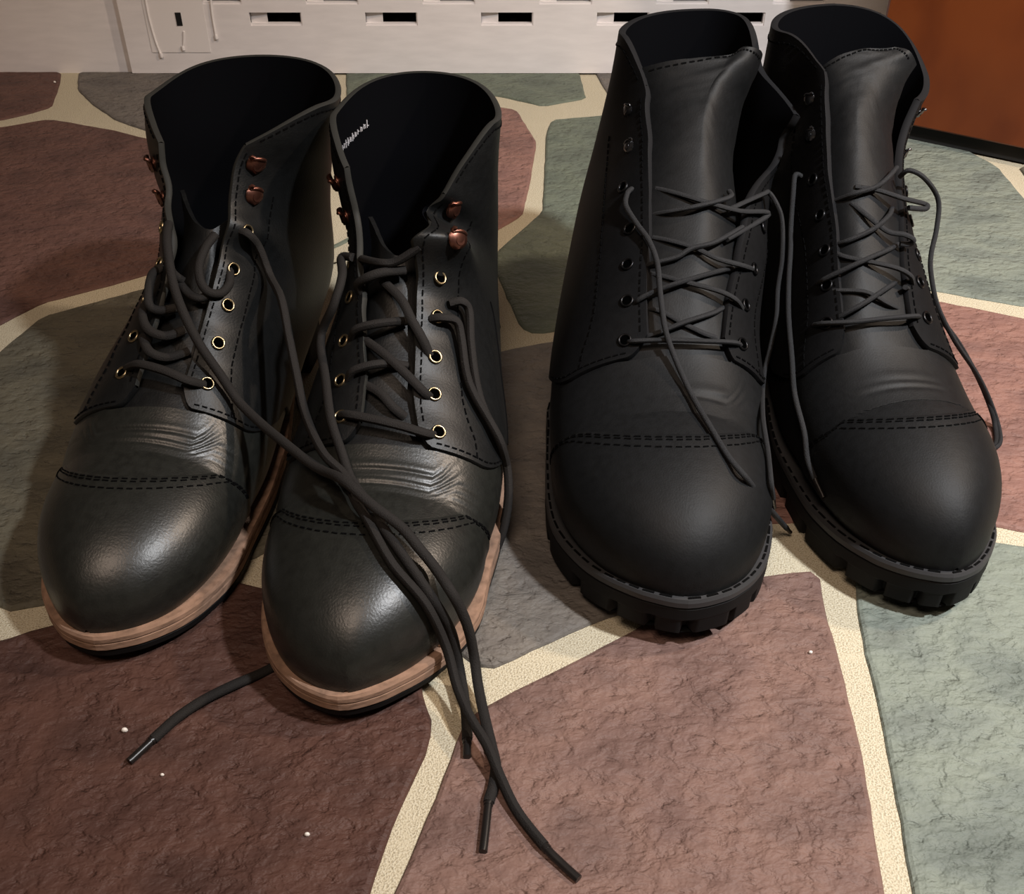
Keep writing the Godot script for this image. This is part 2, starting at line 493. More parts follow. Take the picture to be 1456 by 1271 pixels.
func grille() -> void:
	var g := tag(thing("vent_grille", Vector3(0, .0022, -1.085)), "white painted metal vent grille with staggered rows of slots at the foot of the wall", "vent")
	var x0 := -.388
	var x1 := 1.1
	var top := .30
	var th := .0016      # half the sheet's thickness
	var b := Build.new()
	var ys := []
	var slot_h := .0125
	var pitch := .0202
	var bottom := .047
	# solid sheet between the rows of slots
	var y := 0.0
	var row := 0
	var bars := []
	while true:
		var lo := bottom + row * pitch
		if lo + slot_h > top - .02:
			bars.append([y, top])
			break
		bars.append([y, lo])
		ys.append(lo)
		y = lo + slot_h
		row += 1
	for r in bars:
		b.box(Vector3((x0 + x1) / 2, (r[0] + r[1]) / 2, -th), Vector3((x1 - x0) / 2, 0, 0), Vector3(0, (r[1] - r[0]) / 2, 0), Vector3(0, 0, th))
	var tabs := []
	for k in ys.size():
		var at := x0
		var first := -.2600 - (.0 if k % 2 == 0 else .0572)
		if k % 2 == 0:
			first -= .1147 * 0.0
		var s := first
		while s < x1 - .06:
			b.box(Vector3((at + s) / 2, ys[k] + slot_h / 2, -th), Vector3((s - at) / 2, 0, 0), Vector3(0, slot_h / 2, 0), Vector3(0, 0, th))
			tabs.append(Vector2(s, ys[k]))
			at = s + .0515
			s += .1147
		b.box(Vector3((at + x1) / 2, ys[k] + slot_h / 2, -th), Vector3((x1 - at) / 2, 0, 0), Vector3(0, slot_h / 2, 0), Vector3(0, 0, th))
	# side and top returns back to the wall
	b.box(Vector3(x0 + .0015, top / 2, -.0140), Vector3(.0015, 0, 0), Vector3(0, top / 2, 0), Vector3(0, 0, .0108))
	b.box(Vector3(x1 - .0015, top / 2, -.0140), Vector3(.0015, 0, 0), Vector3(0, top / 2, 0), Vector3(0, 0, .0108))
	b.box(Vector3((x0 + x1) / 2, top - .0015, -.0140), Vector3((x1 - x0) / 2, 0, 0), Vector3(0, .0015, 0), Vector3(0, 0, .0108))
	put("slotted_panel", solid(b.v, b.i), M.white_paint, g)
	# the pressed-in tab and lip of every slot
	var lip := Build.new()
	lip.box(Vector3(.0085, slot_h / 2, -.0052), Vector3(.0085, 0, .0016), Vector3(0, slot_h / 2, 0), Vector3(0, 0, .0008))
	lip.box(Vector3(.0258, .0009, -.0040), Vector3(.0257, 0, 0), Vector3(0, .0009, 0), Vector3(0, 0, .0028))
	lip.box(Vector3(.0510, slot_h / 2, -.0040), Vector3(.0006, 0, 0), Vector3(0, slot_h / 2, 0), Vector3(0, 0, .0028))
	var lm := solid(lip.v, lip.i)
	for t in tabs:
		put("slot_tab", lm, M.white_paint, g).position = Vector3(t.x, t.y, 0)
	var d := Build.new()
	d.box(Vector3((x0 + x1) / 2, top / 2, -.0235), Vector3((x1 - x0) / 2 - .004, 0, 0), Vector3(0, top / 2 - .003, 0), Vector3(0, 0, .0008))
	put("duct_shade", solid(d.v, d.i), M.cavity_shade, g)  # dark sheet in front of the wall paints the shade of the enclosed hollow
	# smeared patch with a half-covered slot, and runs of paint
	var p := Build.new()
	p.box(Vector3(-.3335, .085, .0004), Vector3(.0295, 0, 0), Vector3(0, .0640, 0), Vector3(0, 0, .00025))
	put("paint_patch", solid(p.v, p.i), M.wet_paint, g)
	var hole_shade := Build.new()
	hole_shade.box(Vector3(-.3300, .0535, .0010), Vector3(.0028, 0, 0), Vector3(0, .0062, 0), Vector3(0, 0, .0003))
	put("covered_slot", solid(hole_shade.v, hole_shade.i), M.cavity_shade, g)  # dark block on the face, painting the shade of the uncovered slot end
	for run in [[[-3590,737],[-3591,538],[-3573,320],[-3545,181]],[[-2951,724],[-2961,551],[-2959,361]],[[-3272,416],[-3291,320],[-3311,251]]]:
		var pts := PackedVector3Array()
		for q in run:
			pts.append(Vector3(q[0], q[1], 10.0) * .0001)
		var db := Build.new()
		tube_into(db, smooth(pts, 6), .0011, 8, .8)
		var e := pts[pts.size() - 1]
		tube_into(db, PackedVector3Array([e + Vector3(0, .0022, 0), e + Vector3(0, .0012, .0003), e - Vector3(0, .0004, -.0002), e - Vector3(0, .0016, 0)]), .0017, 8)
		put("paint_run", solid(db.v, db.i), M.wet_paint, g)


func door() -> void:
	var along := Vector3(.837, 0, .547)
	var n := Vector3(-.547, 0, .837)
	var c := Vector3(.3155, 0, -.9275)
	var root := tag(thing("door_1", c), "orange-brown varnished wooden door standing at an angle beside the vent grille", "door", "", "structure")
	var b := Build.new()
	var w := .42
	# leaf with chamfered long edges
	var prof := [Vector2(0, -.002), Vector2(.002, 0), Vector2(w - .002, 0), Vector2(w, -.002), Vector2(w, -.038), Vector2(w - .002, -.04), Vector2(.002, -.04), Vector2(0, -.038)]
	var rows := []
	for y in [.0165, .018, 1.998, 2.0]:
		var row := PackedVector3Array()
		for p in prof:
			var inset := .0015 if y == .0165 or y == 2.0 else 0.0
			var x: float = clampf(p.x, inset, w - inset)
			row.append(along * x + n * clampf(p.y, -.04 + inset, -inset) + Vector3(0, y, 0))
		row.append(row[0])
		rows.append(row)
	for k in prof.size():
		for j in 3:
			b.sheet([PackedVector3Array([rows[j][k], rows[j][k + 1]]), PackedVector3Array([rows[j + 1][k], rows[j + 1][k + 1]])])
	b.fan(rows[0].slice(0, 8), along * w / 2 - n * .02 + Vector3(0, .0165, 0), true)
	b.fan(rows[3].slice(0, 8), along * w / 2 - n * .02 + Vector3(0, 2.0, 0))
	put("door_leaf", solid(b.v, b.i), M.wood, root)
	var s := Build.new()
	s.box(along * w / 2 - n * .022 + Vector3(0, .0092, 0), along * (w / 2 - .002), Vector3(0, .0072, 0), n * .014)
	put("bottom_strip", solid(s.v, s.i), M.dark_strip, root)  # plain dark strip filling the gap below the leaf


func crumbs() -> void:
	var b := Build.new()
	var prof := [[.0001, .0022], [.0009, .0020], [.0014, .0012], [.0013, .0004], [.0006, 0.0]]
	var m := lathe(prof, 7)
	for c in [[-1607, -2726, 1.0, "white speck of lint on the rust-brown stone left of the loose lace tip"], [-777, -2249, 0.8, "white speck of lint on the rust-brown stone near the lower edge"], [-1396, -2513, 0.6, "tiny pale crumb below the loose lace tip on the rust-brown stone"], [1333, -3148, 0.7, "pale crumb on the reddish stone below the gap of the black pair"], [-4575, -10563, 0.9, "white crumb by the grout under the left skirting board"]]:
		var o := put("crumb", m, M.crumb)
		o.position = Vector3(c[0] * .0001, .0021, c[1] * .0001)
		o.scale = Vector3(c[2], c[2], c[2] * .7)
		tag(o, c[3], "crumb")


# ---------------------------------------------------------------- boot surface
func take_boot(k: Dictionary) -> void:
	st = k.st
	tip = k.tip
	toe_len = k.toe_len
	powers = k.powers
	med = k.med
	edge_l = k.edge_l
	edge_r = k.edge_r
	bumps = k.bumps
	ruffle = k.ruffle
	eye_s = k.eye_s
	table = []
	for i in 181:
		table.append(PackedFloat64Array(station(i * .05)))


func station(s: float) -> Array:
	if s < 1.0:
		var th := s * PI / 2
		var sn := sin(th)
		var r: Array = st[0].duplicate()
		r[0] = tip.x - toe_len * (1 - cos(th))
		r[2] = r[0]
		r[1] = tip.y + (st[0][1] - tip.y) * pow(sn, .8)
		r[3] = tip.y - (tip.y - st[0][3]) * pow(sn, .5)
		r[4] = st[0][4] * pow(sn, powers.x)
		r[5] = st[0][5] * pow(sn, powers.y)
		return r
	var i := mini(int(s) - 1, st.size() - 2)
	var f := s - 1 - i
	var out := []
	for q in 10:
		var a: float = st[maxi(i - 1, 0)][q]
		var b: float = st[i][q]
		var c: float = st[i + 1][q]
		var e: float = st[mini(i + 2, st.size() - 1)][q]
		var m0 := (c - a) / 2
		var m1 := (e - b) / 2
		if i == 0:
			m0 = (c - b) * (.6 if q == 1 else 1.0)
		out.append((2 * f * f * f - 3 * f * f + 1) * b + (f * f * f - 2 * f * f + f) * m0 + (-2 * f * f * f + 3 * f * f) * c + (f * f * f - f * f) * m1)
	return out


func on(s: float, a: float) -> Vector3:
	# point of the boot's surface: s runs from the toe tip (0) over the ball (1) and throat (2) to the rim (9); a goes round from the front centre line
	var t := clampf(s, 0.0, 9.6) * 20.0
	var i := mini(int(t), 179)
	var f := t - i
	var A: PackedFloat64Array = table[i]
	var B: PackedFloat64Array = table[i + 1]
	var w := lerpf(A[4], B[4], f) if a * med > 0.0 else lerpf(A[5], B[5], f)
	var pm := lerpf(A[6], B[6], f)
	var aa := absf(a)
	var q := 0.0
	var p := 0.0
	if aa <= PI / 2:
		q = w * sin(aa)
		p = pm + (1 - pm) * cos(aa)
	else:
		var e := lerpf(A[8], B[8], f)
		var y := pow(minf((aa - PI / 2) / (PI / 2), 1.0), 1.0 / e) * PI / 2
		q = w * pow(maxf(cos(y), 0.0), e)
		p = pm - pm * pow(sin(y), e)
	if a < 0.0:
		q = -q
	var ty := lerpf(A[1], B[1], f)
	var by := lerpf(A[3], B[3], f)
	var tz := lerpf(A[0], B[0], f)
	var bz := lerpf(A[2], B[2], f)
	return Vector3(q + lerpf(A[9], B[9], f), by + (ty - by) * p, bz + (tz - bz) * p) * .001


func normal_at(s: float, a: float) -> Vector3:
	var n := (on(s, a + .05) - on(s, a - .05)).cross(on(s + .06, a) - on(s - .06, a))
	return n.normalized() if n.length_squared() > 1e-16 else Vector3(0, 0, 1)


func off(s: float, a: float, mm_: float) -> Vector3:
	return on(s, a) + normal_at(s, a) * mm_ * .001


func knots(list: Array, s: float) -> float:
	if s <= list[0][0]:
		return list[0][1]
	for k in list.size() - 1:
		if s <= list[k + 1][0]:
			return lerpf(list[k][1], list[k + 1][1], smoothstep(0, 1, (s - list[k][0]) / (list[k + 1][0] - list[k][0])) * .4 + .6 * (s - list[k][0]) / (list[k + 1][0] - list[k][0]))
	return list[list.size() - 1][1]


func swell(s: float, a: float) -> float:
	# folds and ruffles of the worn quarters, in mm
	var d := 0.0
	for b in bumps:
		d += b[4] * exp(-pow((s - b[0]) / b[1], 2) - pow((a - b[2]) / b[3], 2))
	if ruffle > 0.0:
		var e := edge(a, s)
		var near := exp(-pow((absf(a) - e - .16) / .26, 2))
		for k in eye_s.size():
			d += ruffle * near * exp(-pow((s - eye_s[k]) / .26, 2))
		d -= ruffle * near * .5
	return d


func edge(a: float, s: float) -> float:
	return knots(edge_r if a > 0.0 else edge_l, s)


# ---------------------------------------------------------------- boot parts
func cap_line(a: float) -> float:
	return .83 + .17 * minf(pow(absf(a) / .95, 2.0), 2.2)


func make_cap(root: Node3D, m: Material) -> void:
	var rows := []
	var na := 64
	for j in 44:
		var row := PackedVector3Array()
		for i in na + 1:
			var a := lerpf(-2.9, 2.9, float(i) / na)
			row.append(off(lerpf(.015, cap_line(a), pow(j / 43.0, .9)), a, 1.1))
		rows.append(row)
	var lip := PackedVector3Array()
	var low := PackedVector3Array()
	for i in na + 1:
		var a := lerpf(-2.9, 2.9, float(i) / na)
		lip.append(off(cap_line(a) + .012, a, .8))
		low.append(off(cap_line(a) + .014, a, -.5))
	rows.append(lip)
	var b := Build.new()
	b.sheet(rows)
	b.sheet([lip, low])
	put("toe_cap", solid(b.v, b.i), m, root)


func crease(s: float, a: float, list: Array) -> float:
	var d := 0.0
	for c in list:
		var line: float = c[0] + c[1] * (a - c[2]) * (a - c[2]) * .5
		d -= c[4] * exp(-pow((s - line) / .055, 2)) * exp(-pow((a - c[2]) / c[3], 2))
		d += c[4] * .7 * exp(-pow((s - line - .12) / .08, 2)) * exp(-pow((a - c[2]) / c[3], 2))
	return d


func make_vamp(root: Node3D, m: Material, creases: Array) -> void:
	var rows := []
	var na := 72
	var ns := 150
	for j in ns + 1:
		var row := PackedVector3Array()
		for i in na + 1:
			var a := lerpf(-PI, PI, float(i) / na)
			var hi := 2.10 + smoothstep(.5, .85, absf(a)) * 1.5
			var s := lerpf(cap_line(a) - .1, hi, float(j) / ns)
			row.append(off(s, a, crease(s, a, creases)))
		rows.append(row)
	var under := PackedVector3Array()
	for i in na + 1:
		var a := lerpf(-PI, PI, float(i) / na)
		under.append(off(2.10 + smoothstep(.5, .85, absf(a)) * 1.5, a, -2.0))
	var b := Build.new()
	b.sheet(rows)
	b.sheet([rows[ns], under])
	put("vamp", solid(b.v, b.i), m, root)


func low_line(a: float, e: float) -> float:
	# front edge of the quarter: round corner at the throat, then back along the side
	return 2.14 + .30 * pow(1.0 - clampf((a - e) / .16, 0, 1), 2) + .95 * smoothstep(.98, 2.0, a) * (1.0 if a > .98 else 0.0)


func top_line(a: float, e: float, drop: float, back: float, reach := .75) -> float:
	var x := clampf((a - e) / reach, 0, 1)
	return 9.0 - drop * pow(1.0 - x, 1.9) - back * exp(-pow((a - 1.6) / .6, 2))


func make_quarter(root: Node3D, side: float, m: Material, th: float, inside: float, drop: float, dip: float, reach: float, binding: Material) -> void:
	var nu := 46
	var nv := 92
	var outer := []
	var inner := []
	var mid0 := PackedVector3Array()
	var midt := PackedVector3Array()
	var midb := PackedVector3Array()
	for j in nv + 1:
		var t := float(j) / nv
		var s0 := lerpf(2.15, 9.0, t)
		var e := edge(side, s0)
		for again in 3:
			e = edge(side, lerpf(low_line(e, e), top_line(e, e, drop, dip, reach), t))
		var ro := PackedVector3Array()
		var ri := PackedVector3Array()
		for i in nu + 1:
			var a := lerpf(e, PI, pow(float(i) / nu, 1.35))
			var s := lerpf(low_line(a, e), top_line(a, e, drop, dip, reach), t)
			var w := swell(s, side * a)
			ro.append(off(s, side * a, th + w))
			ri.append(off(s, side * a, inside + w))
			if i == 0:
				mid0.append(off(s, side * (a - .014), (th + inside) / 2 + w))
			if j == 0:
				midb.append(off(s - .022, side * a, (th + inside) / 2 + w))
			if j == nv:
				midt.append(off(s, side * a, (th + inside) / 2 + w) + Vector3(0, .0007, 0))
		outer.append(ro)
		inner.append(ri)
	var b := Build.new()
	b.sheet(outer, side < 0.0)
	var o0 := PackedVector3Array()
	var i0 := PackedVector3Array()
	for j in nv + 1:
		o0.append(outer[j][0])
		i0.append(inner[j][0])
	b.sheet([outer[0], midb, inner[0]], side > 0.0)
	var q := put("quarter", solid(b.v, b.i), m, root)
	var c := Build.new()
	c.sheet([o0, mid0, i0], side > 0.0)
	c.sheet([outer[nv], midt, inner[nv]], side < 0.0)
	put("cut_edge", solid(c.v, c.i), binding, q)
	var l := Build.new()
	l.sheet(inner, side > 0.0)
	put("lining", solid(l.v, l.i), M.lining, q)


func make_tongue(root: Node3D, m: Material, top: float, half0: float, half1: float, lean: float, sink: Array, wrinkle: float, thick: float, round_top: float, flatten := 0.0, open := 0.0) -> void:
	var wn := FastNoiseLite.new()
	wn.seed = 4
	wn.frequency = 1.0
	var nu := 28
	var nv := 60
	var outer := []
	var inner := []
	# how far up the surface each strip of the tongue runs to reach the height of its upper edge
	var tops := []
	for i in nu + 1:
		var u := lerpf(-1, 1, float(i) / nu)
		var y := (top - round_top * pow(absf(u - .05), 2.2)) * .001
		var lo := 2.5
		var hi := 9.3
		for k in 18:
			var mid := (lo + hi) / 2
			if on(mid, u * half1 + lean).y < y:
				lo = mid
			else:
				hi = mid
		tops.append(lo)
	for j in nv + 1:
		var t := float(j) / nv
		var ro := PackedVector3Array()
		var ri := PackedVector3Array()
		for i in nu + 1:
			var u := lerpf(-1, 1, float(i) / nu)
			var a := u * lerpf(half0, half1, t) + lean * t
			var s := lerpf(1.92, tops[i], t)
			var d := -knots(sink, s) + wrinkle * (wn.get_noise_2d(s * .55, a * .8) + .22 * wn.get_noise_2d(s * 1.7, a * .8 + 7.0))
			d -= flatten * smoothstep(4.2, 7.0, s) * pow(cos(clampf(a, -1.1, 1.1) * PI / 2.2), 2)
			d += minf(swell(s, a), 0.0)
			var push := on(s, 0) - on(s, 3.1)
			push *= open * (pow(maxf(cos(a), 0.0), .5) - maxf(cos(a), 0.0)) * smoothstep(4.8, 7.5, s) if a > 0.0 else 0.0
			ro.append(off(s, a, d) + push)
			ri.append(off(s, a, d - thick) + push)
		outer.append(ro)
		inner.append(ri)
	var b := Build.new()
	b.sheet(outer)
	b.sheet(inner, true)
	b.sheet([outer[nv], inner[nv]])
	var l0 := PackedVector3Array()
	var l1 := PackedVector3Array()
	var r0 := PackedVector3Array()
	var r1 := PackedVector3Array()
	for j in nv + 1:
		l0.append(outer[j][0])
		l1.append(inner[j][0])
		r0.append(outer[j][nu])
		r1.append(inner[j][nu])
	b.sheet([l0, l1])
	b.sheet([r0, r1], true)
	var tongue := put("tongue", solid(b.v, b.i), m, root)
	if open >= 0.0 and flatten > 0.0:
		# stitched upper edge
		var d := Build.new()
		for i in range(3, nu - 3):
			var p0: Vector3 = outer[nv - 2][i]
			var p1: Vector3 = p0.lerp(outer[nv - 2][i + 1], .62)
			var n: Vector3 = (outer[nv][i] - p0).cross(p1 - p0).normalized()
			d.box((p0 + p1) / 2, (p1 - p0) / 2, n * .0004, n.cross(p1 - p0).normalized() * .0004)
		tag(put("tongue_stitching", solid(d.v, d.i), M.thread, tongue), "", "", "", "stuff")


func make_backstay(root: Node3D, m: Material, mm_: float) -> void:
	var rows := []
	for j in 25:
		var row := PackedVector3Array()
		for i in 13:
			var u := lerpf(-1, 1, i / 12.0)
			var a := PI + u * lerpf(.42, .22, j / 24.0)
			if a > PI:
				a -= TAU
			row.append(off(lerpf(5.6, 8.97, j / 24.0), a, mm_ if i > 0 and i < 12 else .5))
		rows.append(row)
	var inner := PackedVector3Array()
	for i in 13:
		var a := PI + lerpf(-1, 1, i / 12.0) * .22
		if a > PI:
			a -= TAU
		inner.append(off(8.98, a, -1.2))
	rows.append(inner)
	var b := Build.new()
	b.sheet(rows)
	put("backstay", solid(b.v, b.i), m, root)


func dashes(root: Node3D, called: String, paths: Array, lift: float, m: Material, length := .0024, gap := .0012, wide := .00032) -> void:
	# stitches along paths of (s, a) on the surface, joined in one part
	var b := Build.new()
	for p in paths:
		var pts := PackedVector3Array()
		var nor := PackedVector3Array()
		for k in p.size() - 1:
			for j in 12:
				var q: Vector2 = (p[k] as Vector2).lerp(p[k + 1], j / 12.0)
				var w := lift + swell(q.x, q.y) * (1.0 if q.x > 2.1 else 0.0)
				pts.append(off(q.x, q.y, w))
				nor.append(normal_at(q.x, q.y))
		var run := 0.0
		var start := pts[0]
		var drawing := true
		for k in range(1, pts.size()):
			run += pts[k].distance_to(pts[k - 1])
			if run >= (length if drawing else gap):
				if drawing:
					var d := pts[k] - start
					var n := nor[k]
					var side := d.cross(n).normalized()
					b.box((pts[k] + start) / 2, d / 2, n * .00028, side * wide)
				start = pts[k]
				run = 0.0
				drawing = not drawing
	if b.v.size():
		tag(put(called, solid(b.v, b.i), m, root), "", "", "", "stuff")


func outline(heel: Array) -> PackedVector3Array:
	# plan of the sole: the widest line of the upper's forefoot, then the heel seat
	var right := PackedVector3Array()
	var left := PackedVector3Array()
	for k in [.2, .32, .45, .6, .8, 1.0, 1.5, 2.0, 2.5, 3.0]:
		var r := on(k, PI / 2)
		var l := on(k, -PI / 2)
		right.append(Vector3(r.x, 0, r.z))
		left.append(Vector3(l.x, 0, l.z))
	for h in heel:
		right.append(Vector3(h[2], 0, h[0]) * .001)
		left.append(Vector3(h[1], 0, h[0]) * .001)
	var p := PackedVector3Array([Vector3((right[0].x + left[0].x) / 2, 0, tip.x * .001)])
	p.append_array(right)
	p.append(Vector3((heel[heel.size() - 1][1] + heel[heel.size() - 1][2]) * .0005, 0, -.004))
	left.reverse()
	p.append_array(left)
	return smooth(p, 4, true)


func feather(z: float, k: Dictionary) -> float:
	# height of the seam between upper and welt, in metres, for a distance from the heel
	var y := knots(k.feather, z * 1000.0)
	return y * .001


func heel_outline(o: PackedVector3Array, front: float) -> PackedVector3Array:
	# the part of the sole's outline behind the breast of the heel
	var n := o.size()
	var keep := PackedVector3Array()
	var begin := 0
	for k in n:
		if o[k].z <= front and o[(k - 1 + n) % n].z > front:
			begin = k
	for j in n:
		var p := o[(begin + j) % n]
		if p.z > front:
			break
		keep.append(p)
	var a := keep[keep.size() - 1]
	var c := keep[0]
	for j in range(1, 8):
		var u := j / 8.0
		keep.append(a.lerp(c, u) - Vector3(0, 0, .004 * sin(u * PI)))
	# start at the breast so that opposite points pair up
	var out := PackedVector3Array()
	for j in keep.size():
		out.append(keep[(j - 4 + keep.size()) % keep.size()])
	return out


func ring(o: PackedVector3Array, out: float, y: Callable, notch := 0.0) -> PackedVector3Array:
	var r := PackedVector3Array()
	var n := o.size()
	for k in n:
		var t := (o[(k + 1) % n] - o[(k - 1 + n) % n]).normalized()
		var side := Vector3(-t.z, 0, t.x)
		var d := out * lerpf(.35, 1.0, smoothstep(.19, .265, o[k].z)) if out > .001 else out
		if notch > 0.0 and (k % 12) < 2:
			d -= notch
		var p := o[k] + side * d
		p.y = y.call(p.z)
		r.append(p)
	return r


func layer(root: Node3D, called: String, o: PackedVector3Array, rings: Array, m: Material) -> MeshInstance3D:
	# stacked outlines from top to bottom
	var b := Build.new()
	for k in rings.size() - 1:
		var hi: PackedVector3Array = rings[k].duplicate()
		var lo: PackedVector3Array = rings[k + 1].duplicate()
		hi.append(hi[0])
		lo.append(lo[0])
		b.sheet([hi, lo])
	for k in [0, rings.size() - 1]:
		var r: PackedVector3Array = rings[k]
		var n := r.size()
		var at := b.v.size()
		b.v.append_array(r)
		# strips across, left to right, so that long bent soles close cleanly
		for q in range(1, n / 2):
			var p0 := at + q
			var p1 := at + q + 1
			var q0 := at + (n - q) % n
			var q1 := at + (n - q - 1) % n
			if k == 0:
				b.i.append_array([p0, q0, p1, p1, q0, q1])
			else:
				b.i.append_array([p0, p1, q0, p1, q1, q0])
	return put(called, solid(b.v, b.i), m, root)


func fine_soles(root: Node3D, k: Dictionary) -> void:
	# thin leather welt and midsole with pale cut edges over a thin black rubber outsole, and a stacked heel
	var o := outline(k.heel)
	var top := func(z: float) -> float: return feather(z, k) + .0008
	var f := func(z: float, d: float) -> float: return feather(z, k) - d
	layer(root, "welt", o, [ring(o, .0006, top), ring(o, .0032, top), ring(o, .0040, f.bind(.0006)), ring(o, .0041, f.bind(.0026)), ring(o, .0036, f.bind(.0032))], M.tan_edge)
	layer(root, "midsole", o, [ring(o, .0030, f.bind(.0030)), ring(o, .0040, f.bind(.0038)), ring(o, .0041, f.bind(.0070)), ring(o, .0032, f.bind(.0080))], M.tan_edge)
	layer(root, "outsole", o, [ring(o, .0024, f.bind(.0078)), ring(o, .0034, f.bind(.0086)), ring(o, .0030, f.bind(.0116)), ring(o, .0015, f.bind(.0128))], M.black_rubber)
	var flat := func(_z: float, y: float) -> float: return y
	var h := heel_outline(o, .066)
	layer(root, "heel", h, [ring(h, .0014, f.bind(.0120)), ring(h, .0020, f.bind(.0140)), ring(h, .0016, flat.bind(.0012)), ring(h, .0004, flat.bind(.0003))], M.black_rubber)


func lug_soles(root: Node3D, k: Dictionary) -> void:
	# stitched black welt over a thick cleated rubber sole
	var o := outline(k.heel)
	var fine := smooth(o, 2, true)
	var top := func(z: float) -> float: return feather(z, k) + .0008
	var f := func(z: float, d: float) -> float: return feather(z, k) - d
	layer(root, "welt", o, [ring(o, .0004, top), ring(o, .0032, top), ring(o, .0040, f.bind(.0008)), ring(o, .0041, f.bind(.0034)), ring(o, .0034, f.bind(.0042))], M.black_welt)
	layer(root, "outsole", fine, [ring(fine, .0028, f.bind(.0040)), ring(fine, .0038, f.bind(.0050)), ring(fine, .0040, f.bind(.0110)), ring(fine, .0037, f.bind(.0118), .0034), ring(fine, .0034, f.bind(.0200), .0050), ring(fine, .0016, f.bind(.0214), .0060)], M.black_rubber)
	var flat := func(_z: float, y: float) -> float: return y
	var h := heel_outline(fine, .072)
	layer(root, "heel", h, [ring(h, .0020, f.bind(.0190)), ring(h, .0026, f.bind(.0205)), ring(h, .0024, flat.bind(.0015)), ring(h, .0008, flat.bind(.0003))], M.black_rubber)
	# welt stitches
	var b := Build.new()
	var path := smooth(ring(o, .0022, top), 3, true)
	var run := 0.0
	var start := path[0]
	var draw := true
	for q in range(1, path.size()):
		run += path[q].distance_to(path[q - 1])
		if run > (.0042 if draw else .0016):
			if draw and path[q].z > .11:
				var d := path[q] - start
				b.box((path[q] + start) / 2, d / 2, Vector3(0, .0004, 0), d.cross(Vector3.UP).normalized() * .0005)
			start = path[q]
			run = 0.0
			draw = not draw
	tag(put("welt_stitching", solid(b.v, b.i), M.pale_thread, root), "", "", "", "stuff")


func eyelets(root: Node3D, list: Array, lift: float, m: Material, big: float) -> void:
	var prof := []
	for q in 13:
		var a := TAU * q / 12.0
		prof.append([.0029 * big + .00062 * cos(a), .0003 + .0007 * sin(a)])
	var ring_mesh := lathe(prof, 18)
	var disc := lathe([[.0001, .0003], [.0026 * big, .0002]], 14)
	for e in list:
		var s: float = e[0]
		var a: float = e[1]
		var n := normal_at(s, a)
		var at := off(s, a, lift + swell(s, a))
		var r := put("eyelet", ring_mesh, m, root)
		face_along(r, at, n, Vector3.UP)
		put("eyelet_shade", disc, M.hole_shade, r)  # leather is not pierced; a black disc paints the shade inside the ring


func hooks(root: Node3D, list: Array, lift: float, m: Material, big: float) -> void:
	# speed hook: a domed tongue of metal folded over a rivet, its rolled lip towards the rim
	var b := Build.new()
	var rows := []
	for j in 9:
		var row := PackedVector3Array()
		var t := j / 8.0                       # along the tongue, from the fold to the front
		for i in 13:
			var u := lerpf(-1, 1, i / 12.0)
			var half := .0046 * sqrt(maxf(1.0 - pow((t - .36) / .645, 2.0), .01))
			row.append(Vector3(u * half, .0034 - .0016 * u * u - .0016 * t * t, .0032 - t * .0068))
		rows.append(row)
	b.sheet(rows)
	var back := []
	for j in 9:
		var row := PackedVector3Array()
		for p in rows[j]:
			row.append(p - Vector3(0, .0007, 0))
		back.append(row)
	b.sheet(back, true)
	# rolled lip at the rim end
	var lip := PackedVector3Array()
	for i in 9:
		var u := lerpf(-1, 1, i / 8.0)
		lip.append(Vector3(u * .0034, .0033 - .0013 * u * u, .0034 - .0006 * u * u))
	tube_into(b, lip, .0009, 8)
	# curled end and stem
	tube_into(b, PackedVector3Array([Vector3(-.0034, .0022, .0030), Vector3(-.0042, .0026, .0036), Vector3(-.0040, .0036, .0042), Vector3(-.0030, .0040, .0038)]), .0008, 8)
	tube_into(b, PackedVector3Array([Vector3(0, -.0006, 0), Vector3(0, .0009, 0), Vector3(0, .0028, -.0002)]), .0022, 10)
	tube_into(b, PackedVector3Array([Vector3(0, -.0006, 0), Vector3(0, .0002, 0), Vector3(0, .0005, 0)]), .0036, 12)
	var mesh := solid(b.v, b.i)
	for e in list:
		var s: float = e[0]
		var a: float = e[1]
		var o := put("hook", mesh, m, root)
		var n := normal_at(s, a)
		var along := (on(minf(s + .1, 9.0), a) - on(s - .1, a)).normalized()
		var at := off(s, a, lift + swell(s, a))
		var x := n.cross(along).normalized()
		var mirror := 1.0 if a > 0.0 else -1.0
		o.transform = Transform3D(Basis(x * -mirror * big, n * big, along * big), at)


func lace(root: Node3D, list: Array, r: float, m: Material, aglet := 0) -> void:
	# list in tenths of millimetres, in the boot's own axes
	var p := smooth(mm(list), 7)
	var cut := p.size()
	if aglet > 0:
		cut = p.size() - aglet
	var l := put("lace", tube(p.slice(0, cut), r, 9, .92), m, root)
	if aglet > 0:
		var q := p.slice(cut - 1)
		var b := Build.new()
		tube_into(b, q, r * .74, 9)
		tube_into(b, PackedVector3Array([q[0] - (q[1] - q[0]) * .4, q[0], q[1]]), r * .84, 9)
		put("aglet", solid(b.v, b.i), M.aglet, l)


func start_boot(k: Dictionary, label: String, group: String) -> Node3D:
	take_boot(k)
	var o := thing("ankle_boot", k.at)
	o.rotation.y = k.turn
	tag(o, label, "boot", group)
	return o


